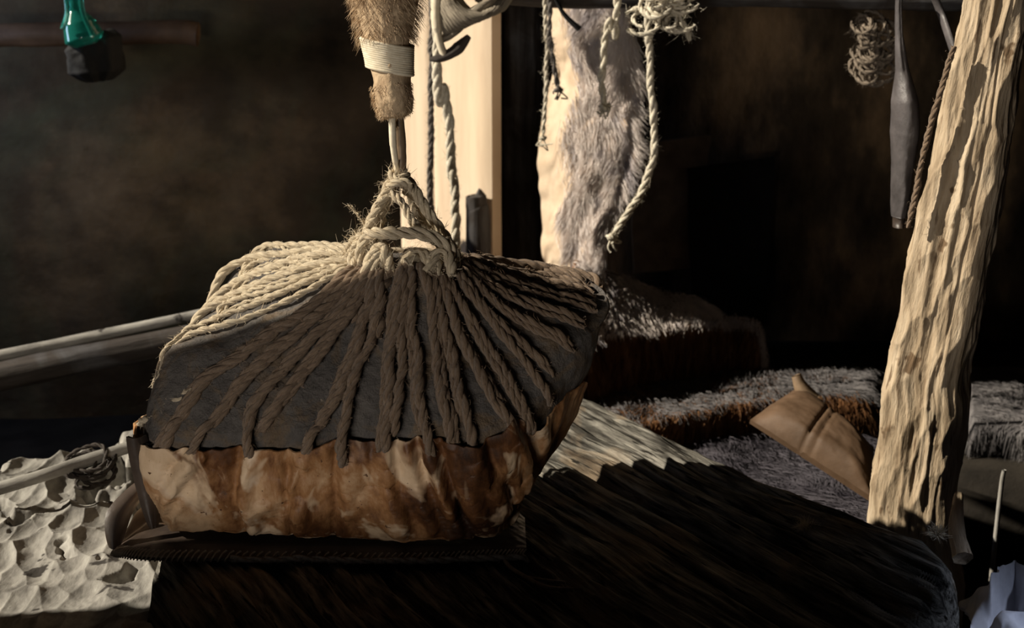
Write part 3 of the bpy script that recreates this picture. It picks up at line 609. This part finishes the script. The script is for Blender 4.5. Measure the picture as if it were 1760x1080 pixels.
# poles
o = pole('wooden_pole', M['bleached'], [P(-60, 856, 1.74), P(60, 822, 1.76), P(150, 792, 1.80), P(262, 756, 1.84)], [.0085, .0085, .009, .0075], 18, 80, bark(3, .0016, 20))
tag(o, 'thin grey pole lying across the scalloped timber towards the stone', 'pole')
m = MB()
for k in range(7):
    a0 = random.random()*6; pc = P(160+random.uniform(-16, 22), 795+random.uniform(-14, 26), 1.80); n_ = 26
    t = np.linspace(0, 1, n_); R_ = .018+.012*random.random()
    pts = np.stack([pc[0]+R_*np.cos(a0+t*6.5)*(1+.2*np.sin(9*t)), pc[1]+R_*np.sin(a0+t*6.5)*.7, pc[2]+.012*np.sin(a0+t*7)+.001*k], -1); m.rope(pts, .0032, 2, fuzz=60)
tag(m.build('cord_tangle', M['dark_post']), 'dark tangle of cord around the thin pole on the scalloped timber', 'cord')
o = pole('long_pole', M['bleached'], [P(-80, 630, 2.30), P(0, 611, 2.30), P(200, 570, 2.33), P(420, 524, 2.36)], [.0085, .009, .0085, .008], 18, 100, bark(6, .0012, 12))
tag(o, 'long thin pale pole slanting behind the stone, above the dark beam', 'pole')
o = pole('dark_beam', M['dark_post'], [P(-80, 664, 2.36), P(0, 648, 2.36), P(200, 606, 2.40), P(420, 560, 2.44)], [.026, .026, .024, .020], 28, 100, bark(7, .004, 6))
tag(o, 'thick dark beam running directly under the long pale pole', 'beam')

# ------------------------------------------------------------------ right hewn post
def hewn_post():
    L = [(1488, 1000), (1488, 870), (1500, 780), (1512, 670), (1535, 560), (1560, 420), (1592, 290), (1620, 160), (1648, 30), (1662, -40)]
    R = [(1662, 1000), (1650, 915), (1652, 830), (1672, 700), (1668, 640), (1690, 540), (1712, 430), (1735, 300), (1752, 160), (1770, 40), (1785, -40)]
    n = 520; l = catmull(L, n); r = catmull(R, n); yl = l[:, 1]; Yd = 1.785
    py = np.linspace(1000, -40, n); lx = np.interp(-py, -yl, l[:, 0]); rx = np.interp(-py, -r[:, 1], r[:, 0])
    cs = np.array([P((a+b_)/2, p, Yd+.04) for a, b_, p in zip(lx, rx, py)]); w = np.array([np.linalg.norm(P(b_, p, Yd)-P(a, p, Yd)) for a, b_, p in zip(lx, rx, py)])/2
    seg = 240; ph = np.linspace(0, 2*math.pi, seg, endpoint=False)
    L_ = arclen(cs)[:, None]+0*ph
    # squared section turned so that its broad flat face looks left and forward
    q = math.radians(-24); c4 = np.abs(np.cos(ph-q))**5+np.abs(np.sin(ph-q))**5; rad = c4**(-1/5.)
    xm = (rad*np.cos(ph)).max(); rad = rad/xm
    W_ = w[:, None]*rad[None]
    u = ph[None]*.085+0*L_; sc = scoops(L_+.01*fbm(L_*20, u*30, 0, 2, 3), u+.008*fbm(L_*14, u*20, 4, 2, 5), .058, .534/22, 4, .95)
    W_ = W_+.0085*(sc-.3)+.0014*fbm(L_*7, u*150, 0, 4, 77)-.0045*np.exp(-((u-.02*fbm(L_*3, 0*L_, 0, 3, 70)-np.round(u/.095)*.095-.02)/.0022)**2)*np.clip(2*fbm(L_*2.2, np.round(u/.095), 0, 2, 71), 0, 1)+.0022*fbm(L_*18, np.cos(ph)*5+0*L_, np.sin(ph)*5+0*L_, 4, 4)
    V = cs[:, None]+(W_*np.cos(ph))[..., None]*np.array([1, 0, 0])+(W_*np.sin(ph))[..., None]*np.array([0, .9, 0])
    m = MB(); G = np.stack([L_, W_*np.cos(ph), W_*np.sin(ph)], -1); m.grid(V, True, G, flip=False)
    c = V[-1].mean(0); m.grid(np.stack([V[-1], np.repeat(c[None], seg, 0)], 0), True)
    b0 = V[0]; bt = b0.copy(); bt[:, 2] = 0.; m.grid(np.stack([bt, b0], 0), True, np.stack([G[0], G[0]], 0))
    return m.build('hewn_post', M['post'])
tag(hewn_post(), 'leaning yellow-brown adze-hewn post lit by the sun, at the right', 'post')
m = MB(); m.rope(np.array([P(1640, 80, 1.79), P(1610, 175, 1.79), P(1585, 270, 1.79), P(1572, 340, 1.79), P(1560, 392, 1.79)]), .004, 3, fuzz=60); tag(m.build('hanging_rope', M['rope']), 'thin rope hanging down along the left edge of the hewn post', 'rope')
# chips and stubs at the post foot
o = pole('branch_stub', M['post'], [P(1655, 960, 1.62), P(1645, 910, 1.66), P(1648, 850, 1.70)], [.012, .010, .006], 16, 30, bark(9, .003, 30)); tag(o, 'short pointed branch stub leaning at the foot of the hewn post', 'branch')
for (px, py, Y, lab) in ((1385, 903, 1.545, 'small pale moss tuft alone on the dark log'), (1610, 912, 1.56, 'pale moss tuft at the foot of the hewn post')):
    m = MB(); c = P(px, py, Y); k = 420; d = RNG.randn(k, 3); d /= np.linalg.norm(d, axis=1)[:, None]; d[:, 2] = np.abs(d[:, 2]); ln = .012*RNG.rand(k, 1)
    c[2] -= .006; m.hairs([c+d*.002, c+d*ln+RNG.randn(k, 3)*.001, c+d*ln*1.4+RNG.randn(k, 3)*.004], .0006); tag(m.build('moss_tuft', M['cream']), lab, 'moss')

# ------------------------------------------------------------------ hanging things at the back
def hang(path, r, mt, lab, plies=3, fuzz=40, Yk=None, knot=None, name='hanging_rope', grp=None):
    m = MB(); pts = [P(*q_) for q_ in path]; t_ = pts[0]; pts = np.array([[t_[0], t_[1], z_] for z_ in (3.0, 2.3, 1.7) if z_ > t_[2]+.1]+pts); m.rope(pts, r, plies, step=.004, fuzz=fuzz, fl=.01)
    if knot:
        c = pts[-1]; t = np.linspace(0, 1, 14)
        m.rope(np.stack([c[0]+knot*np.cos(t*6.5), c[1]+knot*np.sin(t*6.5), c[2]+knot*.5*np.sin(t*13)], -1), r*.9, plies, step=.004, fuzz=60)
        for k in range(4): m.tube(catmull([c, c+RNG.randn(3)*.006+[0, 0, -.008], c+RNG.randn(3)*.008+[0, 0, -.014]], 8), r*.3, 5)
    return tag(m.build(name, M[mt]), lab, 'rope')
hang([(742, -30, 2.45), (742, 90, 2.45), (741, 200, 2.45), (740, 300, 2.45), (741, 372, 2.45)], .0055, 'dark_rope', 'thin dark rope standing in for a rope shadow, left of the pale rope before the planks', 3)  # dark strand drawn in place of a rope's shadow line on the planks
hang([(752, 95, 2.35), (764, 150, 2.35), (772, 230, 2.35), (778, 310, 2.35), (784, 380, 2.35), (782, 440, 2.35)], .0085, 'pale_rope', 'thick pale rope hanging in front of the wide plank', 3)
hang([(938, -20, 2.42), (940, 70, 2.42), (938, 160, 2.42), (933, 238, 2.42)], .0040, 'pale_rope', 'thin pale thong hanging over the right edge of the dark post', 2, knot=.004)
hang([(944, -10, 2.38), (946, 70, 2.38), (952, 110, 2.38), (960, 155, 2.38)], .0045, 'dark_rope', 'short black thong with knotted end over the pelt edge', 2, knot=.005)
hang([(1062, -10, 2.29), (1048, 35, 2.29), (1038, 80, 2.29), (1034, 135, 2.29), (1040, 185, 2.29)], .0060, 'pale_rope', 'short cream rope with knotted end in front of the white pelt', 2, knot=.006)
hang([(1116, -20, 2.25), (1117, 60, 2.25), (1120, 150, 2.25), (1125, 240, 2.25), (1112, 310, 2.25), (1078, 365, 2.25), (1052, 408, 2.25)], .0064, 'pale_rope', 'long cream rope curving left to a frayed knot right of the pelt', 3, knot=.005)
m = MB(); m.tube(catmull([P(950, -10, 2.44), P(970, 25, 2.44), P(996, 50, 2.44)], 24), np.linspace(.006, .014, 24), 10, 1, .4); tag(m.build('leather_tab', M['black']), 'small black leather tab over the top of the pelt', 'leather strip')
# tangle at top right of pelt
m = MB()
for k in range(16):
    c = P(1140+random.uniform(-45, 45), 12+random.uniform(-30, 28), 2.2); a0 = random.random()*6; t = np.linspace(0, 1, 16); R_ = random.uniform(.012, .03)
    m.rope(np.stack([c[0]+R_*np.cos(a0+t*5), c[1]+.02*np.sin(a0+t*4), c[2]+R_*.7*np.sin(a0+t*5)], -1), .0038, 2, step=.004, fuzz=90, fl=.014)
m.rope(np.array([P(1160, 20, 2.2), P(1178, 45, 2.2), P(1186, 70, 2.2)]), .005, 2, fuzz=200, fl=.02)
tag(m.build('rope_tangle', M['pale_rope']), 'frayed tangle of pale rope at the top, right of the pelt', 'rope')
# bundle of twisted fibre at top
m = MB(); fb = thing('fibre_bundle', tuple(P(760, 100, 2.3)), 'dark ridged fibre bundle with a hooked end hanging before the planks', 'fibre bundle')
for k in range(15):
    f = k/14.; m.tube(catmull([P(742+22*f, -40, 2.32), P(748+60*f, 5+14*f, 2.29-.03*math.sin(f*3.1)), P(768+92*f, 55-38*f, 2.28-.03*math.sin(f*3.1)), P(790+100*f, 40-70*f, 2.31)], 30), .0052, 8, disp=bark(k, .002, 60))
    m.tube(catmull([P(755+10*f, 70-55*f*.3, 2.30), P(775+40*f, 62-45*f, 2.275), P(810+55*f, 30-45*f, 2.28), P(845+30*f, -10-30*f, 2.30)], 30), .0050, 8, disp=bark(k+30, .002, 60))
m.build('twisted_fibres', mat('matted_fibre', [(.3, (.10, .08, .06)), (.7, (.45, .39, .30))], (1, 6, 6), 60, 6, rough=.9, bump=.6, bdist=.003), fb)
m = MB(); m.tube(catmull([P(806, 62, 2.29), P(786, 84, 2.285), P(762, 98, 2.28), P(738, 102, 2.28)], 40), np.interp(np.linspace(0, 1, 40), [0, .3, .8, 1], [.006, .014, .009, .003]), 14, 1, .7, bark(4, .002, 40)); m.build('hook', M['dark_post'], fb)
m = MB(); m.tube(catmull([P(752, -30, 2.28), P(750, 30, 2.28), P(755, 70, 2.28), P(764, 96, 2.28)], 30), [.012]*15+[.009]*15, 12, 1, .7); m.build('pale_strap', M['cream'], fb)

# panel of leather on the far wall, right of the pelt
def sheet(name, mt, quad, lab, cat, amp=.006, th=.008, seed=0, n=50):
    q_ = [P(*a) for a in quad]; s = np.linspace(0, 1, n)[:, None, None]; t = np.linspace(0, 1, n)[None, :, None]
    V = q_[0]*(1-s)*(1-t)+q_[1]*s*(1-t)+q_[2]*s*t+q_[3]*(1-s)*t; V[..., 1] += amp*fbm(V[..., 0]*8, V[..., 2]*8, 0, 3, seed); V[..., 0] += amp*.8*fbm(V[..., 2]*9, V[..., 1]*3, 1, 3, seed+1)
    nrm = np.cross(q_[1]-q_[0], q_[3]-q_[0]); nrm /= np.linalg.norm(nrm); B_ = V+nrm*th*(1 if nrm[1] > 0 else -1)
    m = MB(); m.grid(V); m.grid(B_, flip=True)
    for E, F2 in ((V[0], B_[0]), (V[-1], B_[-1]), (V[:, 0], B_[:, 0]), (V[:, -1], B_[:, -1])): m.grid(np.stack([E, F2], 0))
    return tag(m.build(name, mt), lab, cat)
sheet('leather_sheet', M['strap_leather'], [(1084, 250, 2.99), (1222, 232, 3.01), (1188, 462, 3.01), (1092, 470, 2.99)], 'dull brown leather sheet hanging on the wall right of the pelt', 'leather sheet')
sheet('leather_sheet', M['black'], [(1180, 290, 2.95), (1330, 270, 2.97), (1320, 560, 2.97), (1195, 550, 2.95)], 'dark hide sheet on the wall beyond the brown leather sheet', 'hide')

# ------------------------------------------------------------------ fur heaps on the bench
m = MB(); m.box((1.15, 2.62, .09), (2.2, .84, .18)); struct(m.build('trim_1', M['earth']), 'low earth bench under the furs')
def furheap(name, top, z0, z1, mt, side_mt, lab, hair=9000, hl=.03, seed=0, lump=.02, down=.5, rise=0.):
    """top: plan outline of the folded fur as front and back lines (x, y); a rounded thick pad with hair"""
    fr, bk = np.array(top[0], float), np.array(top[1], float); n, k = 120, 60
    a = catmull(np.c_[fr, 0*fr[:, 0]], n); b_ = catmull(np.c_[bk, 0*bk[:, 0]], n); s = np.linspace(-.35, 1, k)
    V = np.zeros((n, k, 3))
    for j, t in enumerate(s):
        tt = max(t, 0); q_ = a*(1-tt)+b_*tt; d = 1-min(1, max(0, -t/.35)); V[:, j, :2] = q_[:, :2]; V[:, j, 2] = z0+(z1-z0)*(d**.5 if t < 0 else 1)
        if t < 0: V[:, j, 1] -= .02*math.sin(d*3.0)
    ends = np.clip(np.minimum(np.arange(n), n-1-np.arange(n))/10., 0, 1)**.5; V[..., 2] = z0+(V[..., 2]-z0)*ends[:, None]
    V[..., 2] += lump*fbm(V[..., 0]*6, V[..., 1]*6, 0, 4, seed)*np.clip(s, 0, .2)[None]*5*ends[:, None]
    V[..., 2] += rise*np.clip(s, 0, 1)[None]*(ends*np.clip(1.15-1.5*np.linspace(0, 1, n), 0, 1)**1.3)[:, None]
    V[..., 1] += .015*fbm(V[..., 0]*12, V[..., 2]*8, 0, 3, seed+1)
    root = thing(name, (float(V[..., 0].mean()), float(V[..., 1].mean()), z0), lab, 'fur')
    m = MB(); m.grid(V); U = V[:, [0, -1]].copy(); U[..., 2] = z0-.002; m.grid(U, flip=True); m.grid(np.stack([V[:, -1], U[:, 1]], 0)); m.grid(np.stack([V[:, 0], U[:, 0]], 0))
    m.build('hide', side_mt, root)
    m = MB(); i = RNG.randint(2, n-2, hair); j = RNG.randint(0, k-1, hair); dn = s[j] < .03
    for sel, mm, nm in ((~dn, mt, 'fur_top'), (dn, side_mt, 'fur_edge')):
        i_, j_ = i[sel], j[sel]; kk = len(i_)
        if kk == 0: continue
        p0 = V[i_, j_]+RNG.randn(kk, 3)*.003; ln = hl*(.5+RNG.rand(kk, 1))
        dr = np.array([.35, -.8, .12]) if nm == 'fur_top' else np.array([.05, -.35, -.6]); dr = dr+np.stack([1.2*fbm(p0[:, 0]*14, p0[:, 1]*14, 0, 3, seed+7), 0*p0[:, 0], 0*p0[:, 0]], -1)+RNG.randn(kk, 3)*.10
        m2 = MB(); m2.hairs([p0, p0+ln*dr*.5, p0+ln*(dr+np.array([0, 0, -.3]))*.9], .0009); o = m2.build(nm, mm, root); o['kind'] = 'stuff'
def xz(px, py, z): q_ = PZ(px, py, z); return (q_[0], q_[1])
# lower fur: front edge y~760..700, top to 640
furheap('folded_fur', ([xz(990, 765, .27), xz(1140, 722, .27), xz(1290, 692, .27), xz(1420, 680, .27), xz(1500, 680, .27)], [xz(990, 640, .27), xz(1150, 635, .27), xz(1290, 632, .27), xz(1420, 630, .27), xz(1520, 630, .27)]), .16, .27, M['greyfur'], M['brownfur'],
        'grey folded fur with brown edge on the bench behind the log', 26000, .024, 3)
furheap('heaped_fur', ([xz(960, 606, .36), xz(1060, 582, .36), xz(1180, 568, .35), xz(1250, 585, .32), xz(1310, 605, .30)], [xz(960, 500, .42), xz(1060, 492, .42), xz(1180, 530, .37), xz(1250, 560, .34), xz(1320, 590, .31)]), .19, .36, M['fur'], M['brownfur'],
        'pale fur with rusty brown edge heaped against the far wall below the pelt', 26000, .026, 6, rise=.11)
furheap('trailing_fur', ([xz(1150, 870, .22), xz(1250, 860, .22), xz(1350, 870, .22), xz(1450, 890, .22), xz(1520, 910, .22)], [xz(1110, 770, .21), xz(1250, 745, .21), xz(1350, 740, .21), xz(1450, 750, .21), xz(1520, 760, .21)]), .0, .215, M['violetfur'], M['violetfur'],
        'violet-grey fur spilling down between the log and the leather satchel', 9000, .028, 9)

# ------------------------------------------------------------------ satchel
def satchel():
    q_ = [(1290, 720, 2.03), (1374, 664, 2.10), (1502, 768, 1.98), (1500, 856, 1.90)]
    root = thing('hide_satchel', tuple(P(1420, 850, 1.98)), 'brown hide satchel with a seam, lying on furs left of the hewn post', 'bag')
    q_ = [P(*a) for a in q_]; n = 60; s = np.linspace(0, 1, n)[:, None, None]; t = np.linspace(0, 1, n)[None, :, None]
    V = q_[0]*(1-s)*(1-t)+q_[1]*s*(1-t)+q_[2]*s*t+q_[3]*(1-s)*t; nrm = np.cross(q_[1]-q_[0], q_[3]-q_[0]); nrm /= np.linalg.norm(nrm)
    if nrm[1] > 0: nrm = -nrm
    S, T = s[..., 0]+0*t[..., 0], t[..., 0]+0*s[..., 0]; puff = .030*(1-np.abs(2*S-1)**4)*(1-np.abs(2*T-1)**4)-.006*np.exp(-((T-.42)/.012)**2)-.004*np.exp(-((T-.50)/.010)**2)
    Fv = V+nrm*(puff+.003*fbm(S*6, T*6, 0, 3, 3))[..., None]; Bv = V-nrm*(.010+puff*.2)[..., None]
    m = MB(); m.grid(Fv); m.grid(Bv, flip=True)
    for E, F2 in ((Fv[0], Bv[0]), (Fv[-1], Bv[-1]), (Fv[:, 0], Bv[:, 0]), (Fv[:, -1], Bv[:, -1])): m.grid(np.stack([E, F2], 0))
    m.build('body', M['bag'], root)
    m = MB(); m.tube(catmull([P(1395, 690, 2.08), P(1378, 668, 2.085), P(1368, 645, 2.09)], 20), np.linspace(.016, .007, 20), 14, disp=bark(4, .002, 40)); m.build('toggle', M['strap_leather'], root)
satchel()
# ------------------------------------------------------------------ bladder flask and tangle left of the post
fl = thing('skin_flask', tuple(P(1548, 392, 2.0)), 'grey dried skin flask hanging left of the hewn post', 'flask')
m = MB(); c = catmull([P(1545, -20, 2.0), P(1545, 60, 2.0), P(1552, 140, 2.0), P(1556, 220, 2.0), P(1550, 300, 2.0), P(1545, 372, 2.0)], 120)
r = np.interp(np.linspace(0, 1, 120), [0, .2, .35, .48, .62, .75, .92, 1], [.007, .009, .016, .032, .034, .027, .022, .018])
m.tube(c, r, 40, 1, .55, lambda L, ph, rr: .003*fbm(L*20, np.cos(ph)*2, np.sin(ph)*2, 4, 5)); m.build('bladder', M['bladder'], fl)
m = MB(); m.tube([P(1545, 366, 2.0), P(1545, 378, 2.0), P(1545, 390, 2.0)], .014, 20, 1, .6); m.build('stopper', M['leather'], fl)
m = MB()
for k in range(34):
    c = P(1500+random.uniform(-22, 22), 85+random.uniform(-45, 45), 2.35); a0 = random.random()*6; t = np.linspace(0, 1, 14); R_ = random.uniform(.008, .022)
    m.rope(np.stack([c[0]+R_*np.cos(a0+t*5), c[1]+.02*np.sin(a0+t*4), c[2]+R_*np.sin(a0+t*5)], -1), .0034, 2, step=.004, fuzz=60, fl=.014)
tag(m.build('net_tangle', M['thread']), 'dim tangle of netting hanging left of the grey skin flask', 'netting')
m = MB(); m.tube(catmull([P(1600, -20, 2.0), P(1620, 30, 2.0), P(1640, 90, 1.95)], 20), .009, 10, 1, .5); tag(m.build('hide_strap', M['bladder']), 'grey strap slanting down behind the top of the hewn post', 'strap')

# ------------------------------------------------------------------ green glass float and dark bag at top left
gl = thing('glass_bottle', tuple(P(145, 80, 2.6)), 'green glass bottle neck catching light at the top left', 'glass bottle')
m = MB(); m.tube(catmull([P(130, -40, 2.6), P(130, 10, 2.6), P(138, 45, 2.6), P(150, 78, 2.6)], 60), np.interp(np.linspace(0, 1, 60), [0, .4, .6, .85, 1], [.010, .014, .028, .036, .02]), 28); m.build('glass_body', M['glass'], gl)
m = MB(); m.tube(catmull([P(112, -20, 2.56), P(116, 20, 2.56), P(108, 50, 2.56)], 20), .005, 8); m.tube(catmull([P(138, -20, 2.56), P(142, 20, 2.56), P(160, 62, 2.56)], 20), .005, 8); m.build('glass_handle', M['glass'], gl)
m = MB(); m.tube(catmull([P(150, 60, 2.64), P(160, 90, 2.64), P(168, 140, 2.64)], 40), np.interp(np.linspace(0, 1, 40), [0, .3, .8, 1], [.03, .05, .05, .02]), 40, disp=bark(2, .018, 14)); tag(m.build('dark_pouch', M['black']), 'black pouch hanging directly under the green glass bottle', 'pouch')
m = MB(); m.tube(catmull([P(-40, 62, 2.9), P(150, 58, 2.9), P(300, 56, 2.9), P(340, 60, 2.9)], 50), .024, 16, disp=bark(3, .006, 8)); tag(m.build('shelf_pole', M['bag']), 'dim brown pole on the left wall behind the green bottle', 'pole')

# ------------------------------------------------------------------ pale crumpled cloth bottom right and small things
def cloth():
    n = 130; s = np.linspace(0, 1, n)[:, None]; t = np.linspace(0, 1, n)[None, :]; S, T = s+0*t, t+0*s
    a, b_, c, d = PZ(1668, 1000, .22), PZ(1800, 930, .22), PZ(1900, 1120, .22), PZ(1640, 1130, .22)
    V = (a*((1-S)*(1-T))[..., None]+b_*(S*(1-T))[..., None]+c*(S*T)[..., None]+d*((1-S)*T)[..., None])
    r1 = 1-np.abs(fbm(S*2.4, T*2.4, 0, 2, 5))*2; V[..., 2] = .19+.06*r1*np.clip(np.minimum(np.minimum(S, 1-S), np.minimum(T, 1-T))*5, 0, 1)
    V[..., 0] += .02*fbm(S*5, T*5, 2, 3, 8); V[..., 1] += .02*fbm(S*5, T*5, 6, 3, 9); B_ = V.copy(); B_[..., 2] -= .004
    m = MB(); m.grid(V); m.grid(B_, flip=True)
    for E, F2 in ((V[0], B_[0]), (V[-1], B_[-1]), (V[:, 0], B_[:, 0]), (V[:, -1], B_[:, -1])): m.grid(np.stack([E, F2], 0))
    return m.build('crumpled_cloth', M['cloth'])
tag(cloth(), 'pale crumpled cloth heaped at the lower right corner', 'cloth')
furheap('dark_fur', ([xz(1660, 760, .2), xz(1720, 765, .2), xz(1800, 775, .2), xz(1880, 780, .2)], [xz(1660, 660, .2), xz(1720, 660, .2), xz(1800, 660, .2), xz(1880, 660, .2)]), .18, .235, M['greyfur'], M['greyfur'], 'dim grey fur on the bench right of the hewn post', 5000, .025, 12)
o = pole('thin_stake', M['bleached'], [P(1690, 1130, 1.95), P(1718, 862, 1.95), P(1726, 808, 1.95)], [.004, .003], 10, 12); tag(o, 'thin pale stake standing low, right of the hewn post', 'stake')
